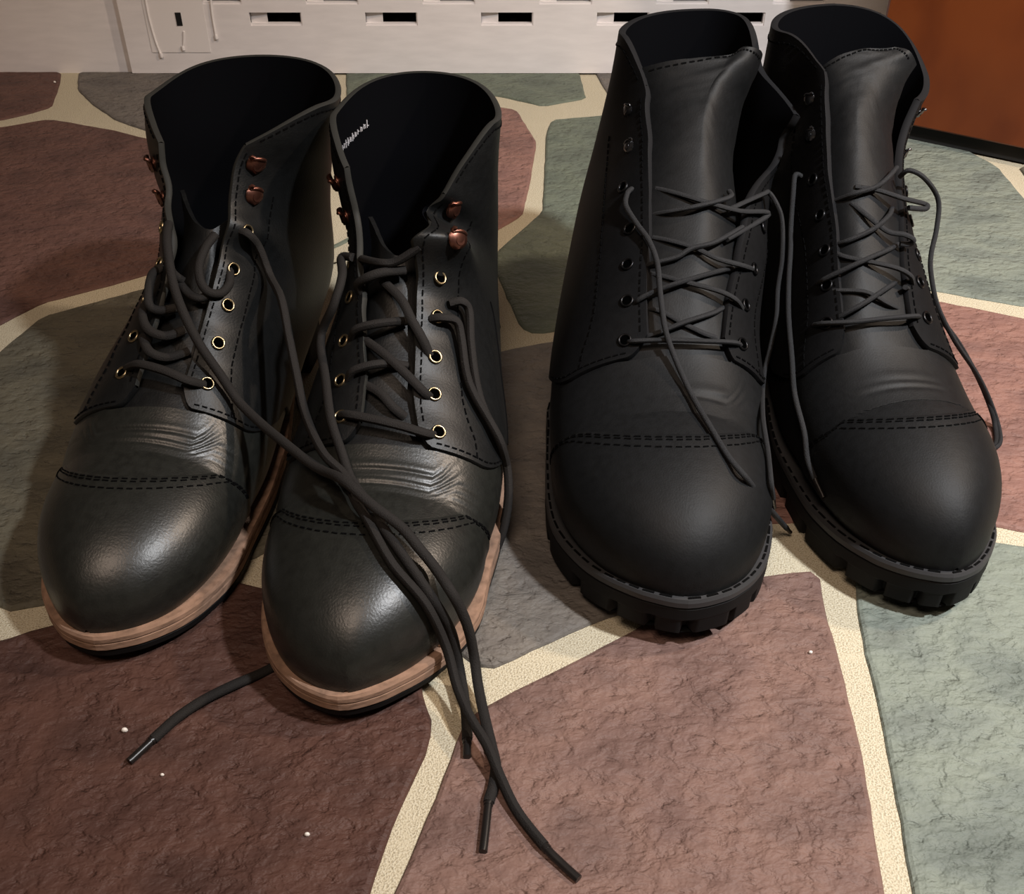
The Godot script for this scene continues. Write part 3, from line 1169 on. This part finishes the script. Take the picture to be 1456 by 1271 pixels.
func worn_boot(k: Dictionary, label: String) -> Node3D:
	var o := start_boot(k, label, "worn pair with pale soles")
	make_vamp(o, M.oiled_leather, k.creases)
	make_cap(o, M.oiled_leather)
	for side in [-1.0, 1.0]:
		make_quarter(o, side, M.dark_leather, 1.7, -1.5, k.drop_r if side > 0.0 else k.drop_l, .25, k.reach_r if side > 0.0 else k.reach_l, M.worn_edge)
	make_tongue(o, M.dark_leather, 130.0, .5, .85, .0, [[2.0, 1.6], [3.0, 4.0], [4.5, 6.5], [5.5, 8.0]], 1.0, 2.2, 2.5)
	make_backstay(o, M.dark_leather, 2.5)
	fine_soles(o, k)
	seams(o, k, 1.9)
	eyelets(o, k.eyes, 1.9, M.brass, 1.0)
	hooks(o, k.hooks, 1.7, M.copper, 1.15)
	return o


func seams(o: Node3D, k: Dictionary, lift: float) -> void:
	var cap1 := []
	var cap2 := []
	var cap3 := []
	for i in 17:
		var a := lerpf(-1.7, 1.7, i / 16.0)
		cap1.append(Vector2(cap_line(a) - .008, a))
		cap2.append(Vector2(cap_line(a) - .022, a))
		cap3.append(Vector2(cap_line(a) - .060, a))
	dashes(o, "cap_stitching", [cap1, cap2, cap3], 1.25, M.thread)
	var paths := []
	for side in [-1.0, 1.0]:
		var near := []
		var rim := []
		var front := []
		var facing := []
		for i in 18:
			var s := lerpf(2.5, 9.0 - (k.drop_r if side > 0.0 else k.drop_l) - .25, i / 17.0)
			near.append(Vector2(s, side * (edge(side, s) + .05)))
			var et := edge(side, 9.0 - (k.drop_r if side > 0.0 else k.drop_l))
			var ra := lerpf(et + .12, 3.1, i / 17.0)
			rim.append(Vector2(top_line(ra, et, k.drop_r if side > 0.0 else k.drop_l, .25, k.reach_r if side > 0.0 else k.reach_l) - .16, side * ra))
			var a := lerpf(edge(side, 2.3) + .16, 1.35, i / 17.0)
			front.append(Vector2(low_line(a, edge(side, 2.3)) + .07, side * a))
			var f := lerpf(2.2, 6.5, i / 17.0)
			facing.append(Vector2(f, side * (edge(side, f) + .42 + .16 * exp(-pow((f - 2.2) / .5, 2)))))
		paths.append_array([near, rim, front, facing])
	dashes(o, "quarter_stitching", paths, lift, M.thread)


func newer_boot(k: Dictionary, label: String) -> Node3D:
	var o := start_boot(k, label, "newer black pair with cleated soles")
	make_vamp(o, M.matte_leather, k.creases)
	make_cap(o, M.matte_leather)
	for side in [-1.0, 1.0]:
		make_quarter(o, side, M.matte_quarter, 1.8, -2.2, k.drop_r if side > 0.0 else k.drop_l, .15, k.reach_r if side > 0.0 else k.reach_l, M.black_edge)
	make_tongue(o, M.matte_leather, k.tongue_top, .62, k.tongue_half, k.lean, [[2.0, 1.6], [3.0, .6], [6.0, .0], [7.5, .6], [9.3, 2.0]], 1.4, 2.6, 16.0, 5.0, k.tongue_open)
	make_backstay(o, M.matte_quarter, 2.6)
	lug_soles(o, k)
	seams(o, k, 2.0)
	eyelets(o, k.eyes, 1.9, M.gunmetal, 1.0)
	hooks(o, k.hooks, 1.8, M.dark_nickel, .8)
	return o


func boots() -> void:
	var b1 := worn_boot({
		"at": Vector3(-0.161, 0, -0.606), "turn": -0.0742, "med": 1.0,
		"tip": Vector2(297, 22), "toe_len": 75.0, "powers": Vector2(0.95, 1.35),
		# station: front line z, y; back line z, y; inner and outer half-width; height of the widest point; -, squareness below; shift
		"st": [
			[222, 63, 222, 14, 48, 42, 0.36, 1, 0.45, 0],
			[204, 72, 185, 15, 43, 54, 0.34, 1.06, 0.45, 8],
			[176, 88, 140, 19, 38, 55, 0.31, 1.12, 0.45, 12],
			[150, 107, 95, 25, 34, 49, 0.29, 1.15, 0.5, 16],
			[129, 127, 45, 30, 32, 44, 0.28, 1.12, 0.55, 19],
			[115, 145, 4, 40, 36, 44, 0.3, 1.1, 0.8, 18],
			[107, 157, -1, 80, 42, 45, 0.4, 1, 1, 16],
			[101, 166, 3, 125, 46, 48, 0.5, 1, 1, 20],
			[96, 172, -2, 172, 49, 51, 0.5, 1, 1, 24],
		],
		"edge_l": [[2.3, 0.25], [3.8, 0.3], [5, 0.42], [6, 0.58], [7.2, 0.62], [9, 0.75]], "edge_r": [[2.3, 0.22], [4.4, 0.25], [5.9, 0.31], [7.4, 0.4], [9, 0.5]],
		"bumps": [[4.85, 0.22, 0.55, 0.3, -3], [5.3, 0.3, 0.5, 0.3, 2.5], [5.6, 0.5, -0.6, 0.4, 3]], "ruffle": 1.6, "eye_s": [2.56, 3.22, 3.85, 4.46, 5.2],
		"creases": [[1.25, 0.06, 0.3, 0.9, 0.32], [1.42, 0.05, 0.5, 0.6, 0.3], [1.62, 0.06, 0.7, 0.4, 0.25], [1.6, 0.1, -0.2, 0.6, 0.5]],
		"eyes": [[2.56, 0.45], [3.22, 0.45], [3.85, 0.45], [4.46, 0.42], [5.2, 0.47], [2.66, -0.43], [3.26, -0.45], [3.9, -0.5], [4.55, -0.52], [5.3, -0.58]], "hooks": [[6.05, 0.54], [7, 0.56], [6.2, -0.8], [7.1, -0.85]], "drop_l": 1.3, "drop_r": 1.35, "reach_l": 0.75, "reach_r": 0.75, "tongue_top": 0, "tongue_open": 0.0, "tongue_half": 0.72,
		"heel": [[88, -30.5, 40.5], [62, -27.95, 41.05], [40, -26.4, 41.6], [22, -23.4, 38.6], [9, -16.4, 31.6], [0, -6.4, 21.6]], "feather": [[0, 31], [45, 30], [95, 25], [140, 19], [185, 15], [222, 14], [250, 15.2], [275, 17.8], [300, 21.5]], "lean": 0,
	}, "worn black boot with pale sole edge at the far left, half behind its mate")
	lace(b1, [[-112,816,1826],[-20,876,1879],[115,876,1922],[222,837,1937],[277,779,1885]], 0.0023, M.lace)
	lace(b1, [[344,1255,1216],[391,1244,1235],[421,1157,1206],[472,1028,1257],[587,1030,1485],[654,920,1661],[717,830,1827],[803,750,2047],[945,747,2321],[1064,714,2433],[1135,699,2575],[1201,665,2660],[1330,602,2844],[1476,481,2943],[1557,260,2975],[1613,140,3085],[1680,115,3216],[1764,98,3342],[1824,65,3456],[1900,40,3588],[2013,40,3728],[2084,36,3795],[2145,34,3847]], 0.0023, M.lace, 14)
	lace(b1, [[-19,1279,1214],[21,1255,1370],[84,1141,1544],[162,1046,1676],[257,939,1786],[353,823,1853],[444,707,1913],[586,680,2046],[713,690,2175],[863,700,2321],[961,717,2411],[1083,773,2535],[1227,736,2646],[1352,682,2709],[1434,625,2771],[1499,564,2812],[1575,520,2900],[1620,420,2916],[1650,300,2922],[1670,160,2938],[1695,75,3026],[1734,45,3158],[1776,36,3296],[1801,36,3392],[1799,36,3489],[1788,36,3556],[1787,36,3663],[1786,34,3764]], 0.0023, M.lace, 14)
	lace(b1, [[244,1272,1299],[211,1236,1373],[192,1177,1452],[209,1120,1510],[249,1081,1535],[300,1065,1510],[324,1083,1441],[309,1115,1366]], 0.0023, M.lace)
	lace(b1, [[245,1057,1515],[195,1053,1546],[128,1061,1508],[59,1096,1439]], 0.0023, M.lace)
	lace(b1, [[-86,995,1470],[-74,995,1612],[-18,964,1706],[68,939,1719],[142,939,1655]], 0.0023, M.lace)
	lace(b1, [[-42,1104,1335],[-52,1121,1465],[-39,1049,1593],[5,1011,1605],[96,1010,1569]], 0.0023, M.lace)
	lace(b1, [[-47,1240,1188],[14,1237,1367],[52,1155,1464],[96,1095,1459]], 0.0023, M.lace)
	lace(b1, [[-66,908,1686],[-2,887,1782],[81,861,1787],[173,866,1735]], 0.0023, M.lace)
	var b2 := worn_boot({
		"at": Vector3(-0.051, 0, -0.577), "turn": -0.0533, "med": -1.0,
		"tip": Vector2(300, 22), "toe_len": 78.0, "powers": Vector2(0.95, 1.5),
		# station: front line z, y; back line z, y; inner and outer half-width; height of the widest point; -, squareness below; shift
		"st": [
			[222, 63, 222, 14, 48, 50, 0.36, 1, 0.45, 0],
			[204, 72, 185, 15, 49, 55, 0.34, 1.06, 0.45, 0],
			[176, 88, 140, 19, 46, 54, 0.31, 1.12, 0.45, 1],
			[150, 107, 95, 25, 42, 48, 0.29, 1.15, 0.5, 2],
			[129, 127, 45, 30, 38, 43, 0.28, 1.12, 0.55, 3],
			[115, 145, 4, 40, 37, 40, 0.3, 1.1, 0.8, 3],
			[107, 157, -1, 80, 38, 41, 0.4, 1, 1, 3],
			[101, 166, 3, 125, 40, 42, 0.5, 1, 1, 3],
			[96, 172, -2, 172, 41, 43, 0.5, 1, 1, 4],
		],
		"edge_l": [[2.3, 0.16], [3.1, 0.18], [3.8, 0.28], [4.4, 0.36], [5.3, 0.6], [6.4, 0.72], [7.4, 0.75], [9, 0.82]], "edge_r": [[2.3, 0.34], [2.9, 0.26], [4.7, 0.23], [5.3, 0.13], [5.8, 0.3], [6.2, 0.5], [9, 0.7]],
		"bumps": [[5.4, 0.42, 0.34, 0.38, 17], [6.25, 0.3, 0.5, 0.4, -8], [7.2, 0.8, -0.9, 0.5, 2]], "ruffle": 1.6, "eye_s": [2.38, 2.92, 3.49, 4.14, 4.77],
		"creases": [[1.22, 0.05, 0.3, 0.9, 0.32], [1.4, 0.05, 0.6, 0.6, 0.3], [1.52, 0.06, 0, 0.6, 0.25], [1.6, 0.05, 0.2, 0.7, 0.5]],
		"eyes": [[2.38, 0.5], [2.92, 0.43], [3.49, 0.42], [4.14, 0.43], [4.77, 0.42], [2.52, -0.36], [3.1, -0.45], [3.75, -0.52], [4.5, -0.58], [5.35, -0.85]], "hooks": [[5.35, 0.4], [6.45, 0.7], [6.5, -0.98], [7.35, -1.05]], "drop_l": 1.3, "drop_r": 2.2, "reach_l": 0.75, "reach_r": 0.75, "tongue_top": 0, "tongue_open": 0.0, "tongue_half": 0.72,
		"heel": [[88, -34.5, 36.5], [62, -33.15, 35.85], [40, -32.8, 35.2], [22, -29.8, 32.2], [9, -22.8, 25.2], [0, -12.8, 15.2]], "feather": [[0, 31], [45, 30], [95, 25], [140, 19], [185, 15], [222, 14], [250, 15.2], [275, 17.8], [300, 21.5]], "lean": 0,
	}, "worn black boot with pale sole edge and a bundle of laces across its toe cap")
	lace(b2, [[-173,784,1873],[-116,823,1927],[3,829,1965],[127,809,1981],[220,774,1977],[254,738,1940]], 0.0023, M.lace)
	lace(b2, [[-161,871,1720],[-127,932,1729],[-41,962,1721],[36,945,1681],[105,911,1644]], 0.0023, M.lace)
	lace(b2, [[-95,985,1553],[4,985,1659],[109,941,1743],[192,884,1796],[225,835,1782]], 0.0023, M.lace)
	lace(b2, [[-97,859,1725],[-1,864,1803],[65,828,1860],[115,774,1859]], 0.0023, M.lace)
	lace(b2, [[-163,983,1532],[-137,1043,1552],[-55,1077,1557],[40,1070,1515],[93,1046,1468]], 0.0023, M.lace)
	lace(b2, [[-37,1170,1311],[65,1147,1438],[123,1093,1528],[179,1024,1588],[210,949,1608]], 0.0023, M.lace)
	lace(b2, [[-143,1125,1345],[-151,1174,1355],[-90,1227,1376],[-20,1242,1356],[73,1229,1308]], 0.0023, M.lace)
	lace(b2, [[-162,1197,1149],[-45,1266,1312],[40,1285,1325],[152,1360,1318]], 0.0023, M.lace)
	lace(b2, [[-214,1186,1112],[-287,1149,1048],[-237,1178,1291],[-264,1090,1411],[-345,910,1419],[-271,860,1706],[-208,809,1939],[-143,739,2079],[-85,673,2192],[0,659,2320],[82,651,2452],[224,580,2621],[319,481,2702],[367,380,2713],[401,260,2712],[430,100,2755],[467,60,2910],[486,36,3034],[497,34,3156]], 0.0023, M.lace, 5)
	lace(b2, [[206,1059,1461],[258,1071,1469],[324,1038,1443],[348,974,1480],[381,860,1613],[422,786,1684],[510,651,1750],[574,450,1754],[592,300,1840],[572,160,1926],[528,60,2002],[486,40,2091]], 0.0023, M.lace)
	lace(b2, [[284,1079,1350],[340,1084,1336],[375,1031,1336],[392,928,1462],[427,807,1617],[473,714,1716],[552,583,1785],[583,360,1752],[584,220,1827],[550,90,1917],[502,40,2027],[459,30,2092]], 0.0023, M.lace)
	lace(b2, [[-315,26,2652],[-380,26,2716],[-439,28,2769],[-543,45,2858],[-643,45,2939],[-723,42,3025],[-769,40,3097],[-803,36,3152],[-860,34,3252]], 0.0023, M.lace, 8)
	print_inside(b2)
	side_seam(b2)
	var b3 := newer_boot({
		"at": Vector3(0.076, 0, -0.637), "turn": -0.0031, "med": 1.0,
		"tip": Vector2(316, 32), "toe_len": 78.0, "powers": Vector2(0.95, 1.2),
		# station: front line z, y; back line z, y; inner and outer half-width; height of the widest point; -, squareness below; shift
		"st": [
			[240, 76, 240, 22, 48, 55, 0.36, 1, 0.45, 0],
			[213, 86, 198, 23, 45, 64, 0.34, 1.06, 0.45, 8],
			[186, 107, 150, 27, 42, 64, 0.31, 1.12, 0.45, 11],
			[156, 128, 100, 33, 39, 63, 0.29, 1.15, 0.5, 16],
			[130, 148, 48, 38, 34, 59, 0.28, 1.12, 0.55, 19],
			[110, 166, 4, 48, 30, 55, 0.3, 1.1, 0.8, 22],
			[96, 178, -1, 90, 26, 51, 0.4, 1, 1, 26],
			[86, 186, 2, 140, 26, 52, 0.5, 1, 1, 33],
			[80, 191, -2, 188, 27, 52, 0.5, 1, 1, 37],
		],
		"edge_l": [[2.3, 0.3], [3.8, 0.35], [4.6, 0.39], [5.7, 0.46], [7, 0.63], [8.05, 0.86], [9, 0.95]], "edge_r": [[2.3, 0.4], [2.9, 0.46], [3.7, 0.56], [4.6, 0.66], [6, 1], [6.7, 1.12], [9, 1.2]],
		"bumps": [[4.6, 1.2, 1, 0.45, 9], [6.4, 1.3, 1, 0.36, 22], [8, 1.2, 1.05, 0.34, 27]], "ruffle": 0.5, "eye_s": [2.41, 2.99, 3.55, 4.12, 4.95],
		"creases": [[1.35, 0.1, 0.45, 0.35, 0.5], [1.43, 0.1, 0.5, 0.3, 0.4]],
		"eyes": [[2.41, -0.47], [2.99, -0.47], [3.55, -0.5], [4.12, -0.52], [4.95, -0.63], [2.45, 0.65], [3.08, 0.71], [3.68, 0.78], [4.4, 0.85], [5.15, 1.02]], "hooks": [[5.76, -0.64], [6.8, -0.8], [6.1, 1.25], [7.1, 1.35]], "drop_l": 1.6, "drop_r": 1.35, "reach_l": 0.75, "reach_r": 1.3, "tongue_top": 192.0, "tongue_open": 0.35, "tongue_half": 1.16,
		"heel": [[88, -28.92, 44.92], [62, -27.33, 44.43], [40, -27.76, 42.96], [22, -24.64, 39.84], [9, -17.36, 32.56], [0, -6.96, 22.16]], "feather": [[0, 40], [48, 38], [100, 33], [150, 27], [195, 23], [240, 22], [268, 24], [292, 27.5], [316, 32]], "lean": 0.12,
	}, "matte black cleated boot with upright tongue, left one of the newer pair")
	lace(b3, [[-186,899,2023],[-156,923,2051],[-20,941,2070],[162,939,2076],[310,912,2043],[363,864,1992]], 0.0014, M.braid)
	lace(b3, [[-113,909,1993],[-54,942,2012],[84,998,1996],[221,1005,1927],[294,987,1838]], 0.0014, M.braid)
	lace(b3, [[-101,999,1878],[-32,1013,1922],[71,982,1983],[169,944,2011],[241,903,1989]], 0.0014, M.braid)
	lace(b3, [[-146,1026,1867],[-128,1058,1879],[-43,1097,1863],[88,1134,1839],[299,1126,1712],[371,1082,1625]], 0.0014, M.braid)
	lace(b3, [[-75,1109,1715],[0,1123,1784],[125,1119,1844],[261,1086,1861],[343,1035,1850],[389,965,1813]], 0.0014, M.braid)
	lace(b3, [[-108,1118,1682],[-57,1161,1713],[52,1198,1720],[127,1234,1695],[247,1245,1650],[417,1226,1448]], 0.0014, M.braid)
	lace(b3, [[-47,1220,1555],[42,1234,1624],[143,1225,1673],[253,1190,1719],[384,1135,1684],[468,1061,1586]], 0.0014, M.braid)
	lace(b3, [[-38,1289,1436],[47,1335,1494],[179,1371,1506],[339,1371,1411],[349,1371,1338]], 0.0014, M.braid)
	lace(b3, [[-21,1377,1320],[86,1389,1415],[217,1369,1467],[395,1306,1432],[592,1202,1250],[317,1226,1585]], 0.0014, M.braid)
	lace(b3, [[-137,1350,1262],[-165,1345,1311],[-174,1306,1373],[-129,1274,1511],[-77,1239,1626],[-45,1186,1760],[-39,1100,1913],[-21,991,2056],[22,897,2163],[87,806,2329],[152,762,2524],[215,721,2696],[285,670,2779],[393,480,2692],[497,300,2596],[594,120,2472],[652,35,2441]], 0.0014, M.braid, 4)
	lace(b3, [[329,1326,1462],[549,1310,1239],[593,1290,1178],[630,1250,1228],[663,1170,1269],[669,1015,1365],[651,875,1453],[633,780,1582],[606,660,1667],[560,550,1801],[456,640,2264],[445,590,2503],[429,554,2697],[493,340,2601]], 0.0014, M.braid, 4)
	var b4 := newer_boot({
		"at": Vector3(0.167, 0, -0.645), "turn": 0.1006, "med": -1.0,
		"tip": Vector2(309, 32), "toe_len": 76.0, "powers": Vector2(1.05, 1.4),
		# station: front line z, y; back line z, y; inner and outer half-width; height of the widest point; -, squareness below; shift
		"st": [
			[240, 76, 240, 22, 44, 43, 0.36, 1, 0.45, 0],
			[213, 86, 198, 23, 37, 55, 0.34, 1.06, 0.45, -10],
			[186, 107, 150, 27, 31, 55, 0.31, 1.12, 0.45, -11],
			[156, 128, 100, 33, 28, 50, 0.29, 1.15, 0.5, -7],
			[130, 148, 48, 38, 29, 46, 0.28, 1.12, 0.55, -2],
			[110, 166, 4, 48, 31, 48, 0.3, 1.1, 0.8, 2],
			[96, 178, -1, 90, 35, 51, 0.4, 1, 1, 7],
			[86, 186, 2, 140, 42, 55, 0.5, 1, 1, 15],
			[80, 191, -2, 188, 47, 56, 0.5, 1, 1, 23],
		],
		"edge_l": [[2.6, 0.38], [3.9, 0.37], [5, 0.44], [6, 0.45], [7.1, 0.52], [9, 0.8]], "edge_r": [[2.7, 0.39], [3.35, 0.42], [4.4, 0.58], [6.2, 0.85], [7.1, 0.95], [9, 1.05]],
		"bumps": [[6, 1.5, 1.1, 0.4, 4], [7.4, 1.5, -1.1, 0.4, -9]], "ruffle": 0.5, "eye_s": [2.63, 3.17, 3.7, 4.3, 5],
		"creases": [[1.3, 0.05, 0, 0.5, 0.4], [1.45, 0.05, 0.1, 0.4, 0.35]],
		"eyes": [[2.63, -0.58], [3.17, -0.53], [3.7, -0.53], [4.3, -0.56], [5, -0.62], [2.63, 0.58], [3.19, 0.6], [3.7, 0.72], [4.35, 0.8], [5.05, 0.92]], "hooks": [[5.9, -0.62], [6.9, -0.72], [6.2, 1.12], [7.1, 1.22]], "drop_l": 1.35, "drop_r": 1.9, "reach_l": 0.75, "reach_r": 2.3, "tongue_top": 192.5, "tongue_open": 0.0, "tongue_half": 0.72,
		"heel": [[88, -40.42, 33.42], [62, -36.78, 34.98], [40, -36.16, 34.56], [22, -33.04, 31.44], [9, -25.76, 24.16], [0, -15.36, 13.76]], "feather": [[0, 40], [48, 38], [100, 33], [150, 27], [195, 23], [240, 22], [268, 24], [292, 27.5], [316, 32]], "lean": -0.1,
	}, "matte black cleated boot beside the orange-brown door, right one of the newer pair")
	lace(b4, [[-348,877,1885],[-326,925,1949],[-211,969,2019],[-52,983,2025],[97,974,2004],[152,938,1954]], 0.0014, M.braid)
	lace(b4, [[-278,908,1917],[-238,974,1955],[-154,1036,1962],[-4,1066,1873],[75,1047,1794]], 0.0014, M.braid)
	lace(b4, [[-265,1002,1747],[-241,1037,1829],[-126,1060,1897],[-19,1012,1936],[53,968,1916]], 0.0014, M.braid)
	lace(b4, [[-296,1017,1721],[-285,1066,1760],[-205,1133,1790],[-100,1177,1779],[54,1174,1683],[154,1142,1570]], 0.0014, M.braid)
	lace(b4, [[-212,1139,1594],[-184,1155,1702],[-65,1159,1783],[47,1142,1824],[118,1103,1833],[156,1044,1806]], 0.0014, M.braid)
	lace(b4, [[-204,1155,1580],[-154,1217,1652],[-32,1268,1640],[70,1295,1561],[127,1288,1465]], 0.0014, M.braid)
	lace(b4, [[-94,1330,1469],[-36,1298,1567],[49,1248,1636],[121,1243,1667],[172,1217,1675],[167,1186,1663],[119,1186,1653]], 0.0014, M.braid)
	lace(b4, [[-153,1306,1389],[-89,1380,1466],[23,1403,1449],[103,1425,1394],[208,1414,1253]], 0.0014, M.braid)
	lace(b4, [[-66,1390,1408],[41,1383,1449],[170,1347,1480],[318,1280,1405],[341,1270,1419],[321,1260,1430],[219,1283,1457]], 0.0014, M.braid)
	lace(b4, [[-225,1309,1075],[-264,1319,1083],[-284,1245,1150],[-303,1110,1243],[-330,1027,1365],[-367,924,1507],[-411,821,1699],[-442,709,1911],[-469,609,2097],[-468,519,2291],[-468,422,2406],[-434,338,2576]], 0.0014, M.braid, 4)
	lace(b4, [[231,1368,1266],[257,1417,1301],[338,1380,1327],[439,1260,1331],[426,1140,1414],[380,1040,1510],[369,960,1583],[398,820,1687],[532,620,1714],[733,380,1680],[858,200,1681],[931,50,1733],[877,35,1879],[799,30,1935],[732,30,1973]], 0.0014, M.braid, 4)
	lace(b4, [[85,1064,1876],[256,900,1687],[341,820,1695],[473,700,1666],[616,540,1645],[792,300,1637],[884,130,1695],[910,45,1744],[855,30,1877],[761,30,1963]], 0.0014, M.braid, 4)



func print_inside(o: Node3D) -> void:
	# worn white lettering on the lining, too small and rubbed to read
	var b := Build.new()
	var rng := RandomNumberGenerator.new()
	rng.seed = 12
	for k in 15:
		var u := k / 14.0
		var a := -lerpf(1.42, 2.25, u)
		var s := lerpf(8.05, 8.42, u)
		var p := off(s, a, -2.0)
		var x := (off(s, a - .05, -2.0) - p).normalized()
		var y := (off(s + .1, a, -2.0) - p).normalized()
		var n := x.cross(y).normalized()
		b.box(p, x * .00022, y * (.0013 if rng.randf() > .35 else .0021), n * .0002)
		b.box(p + x * .0006 + y * rng.randf_range(-.0011, .0011), x * .0006, y * .00022, n * .0002)
		if rng.randf() > .4:
			b.box(p + x * .0011, x * .0002, y * .0011, n * .0002)
	put("lining_print", solid(b.v, b.i), M.print, o)


func side_seam(o: Node3D) -> void:
	var pts := PackedVector3Array()
	for k in 14:
		var u := k / 13.0
		var s := lerpf(5.0, 2.9, u)
		var a := lerpf(1.18, 1.62, pow(u, .7))
		pts.append(off(s, a, 1.8 + swell(s, a)))
	put("side_seam", tube(pts, .0005, 6), M.thread, o)


func spot_lamp(at: Vector3, aim: Vector3, c: Color, energy: float, half_angle: float, r: float, label: String) -> void:
	# standing lamp with a small conical metal shade, its light a soft-edged cone
	var foot := Vector3(at.x + .16, 0, at.z + .10)
	var o := tag(thing("standing_lamp", foot), label, "lamp")
	put("base", lathe([[.0001, 0], [.105, 0], [.11, .006], [.104, .014], [.03, .02], [.012, .03], [.0001, .031]], 28), M.lamp_metal, o)
	put("pole", tube(smooth(PackedVector3Array([Vector3(0, .02, 0), Vector3(0, .6, 0), Vector3(0, at.y + .05, 0), Vector3(-.05, at.y + .14, -.03), at - foot + Vector3(0, .09, 0)]), 8), .007, 10), M.lamp_metal, o)
	var d := (aim - at).normalized()
	var head := Node3D.new()
	head.name = "lamp_head"
	o.add_child(head, true)
	face_along(head, at - foot, -d, Vector3(0, 0, 1))
	put("shade", lathe([[.0001, .085], [.022, .083], [.026, .07], [.062, .0], [.064, -.004], [.060, -.002], [.024, .066], [.0001, .070]], 28), M.lamp_metal, head)
	var glow := mat("bulb_glass" + str(at.x), Color(1, .97, .92), .4)
	glow.emission_enabled = true
	glow.emission = c
	glow.emission_energy_multiplier = 2.5
	var prof := []
	for k in 13:
		var a := PI * k / 12.0
		prof.append([maxf(sin(a) * r, .0001), .030 - cos(a) * r])
	put("bulb", lathe(prof, 20), glow, head)
	var l := SpotLight3D.new()
	l.name = "bulb_light"
	l.light_color = c
	l.light_energy = energy
	l.light_size = r
	l.spot_range = 6.0
	l.spot_attenuation = 2.0
	l.spot_angle = half_angle
	l.spot_angle_attenuation = 1.0
	l.shadow_enabled = true
	l.position = Vector3(0, -.006 - r, 0)
	l.rotation_degrees = Vector3(-90, 0, 0)
	head.add_child(l)


func ceiling_fill(at: Vector3, c: Color, energy: float) -> void:  # unseen panel added as warm fill for the wall and the left floor
	var o := tag(thing("ceiling_fill", at), "square frosted ceiling panel added as fill light above the viewer, out of view", "lamp")
	var b := Build.new()
	b.box(Vector3(0, .02, 0), Vector3(.44, 0, 0), Vector3(0, .02, 0), Vector3(0, 0, .44))
	put("fitting", solid(b.v, b.i), M.white_paint, o)
	var glow := mat("frosted_panel", Color(1, .95, .88), .4)
	glow.emission_enabled = true
	glow.emission = c
	glow.emission_energy_multiplier = .5
	var p := Build.new()
	p.box(Vector3(0, -.006, 0), Vector3(.41, 0, 0), Vector3(0, .006, 0), Vector3(0, 0, .41))
	put("diffuser", solid(p.v, p.i), glow, o)
	var l := AreaLight3D.new()
	l.name = "panel_light"
	l.area_size = Vector2(.8, .8)
	l.area_normalize_energy = true
	l.light_color = c
	l.light_energy = energy
	l.shadow_enabled = true
	l.position = Vector3(0, -.016, 0)
	l.rotation_degrees = Vector3(-90, 0, 0)
	o.add_child(l)
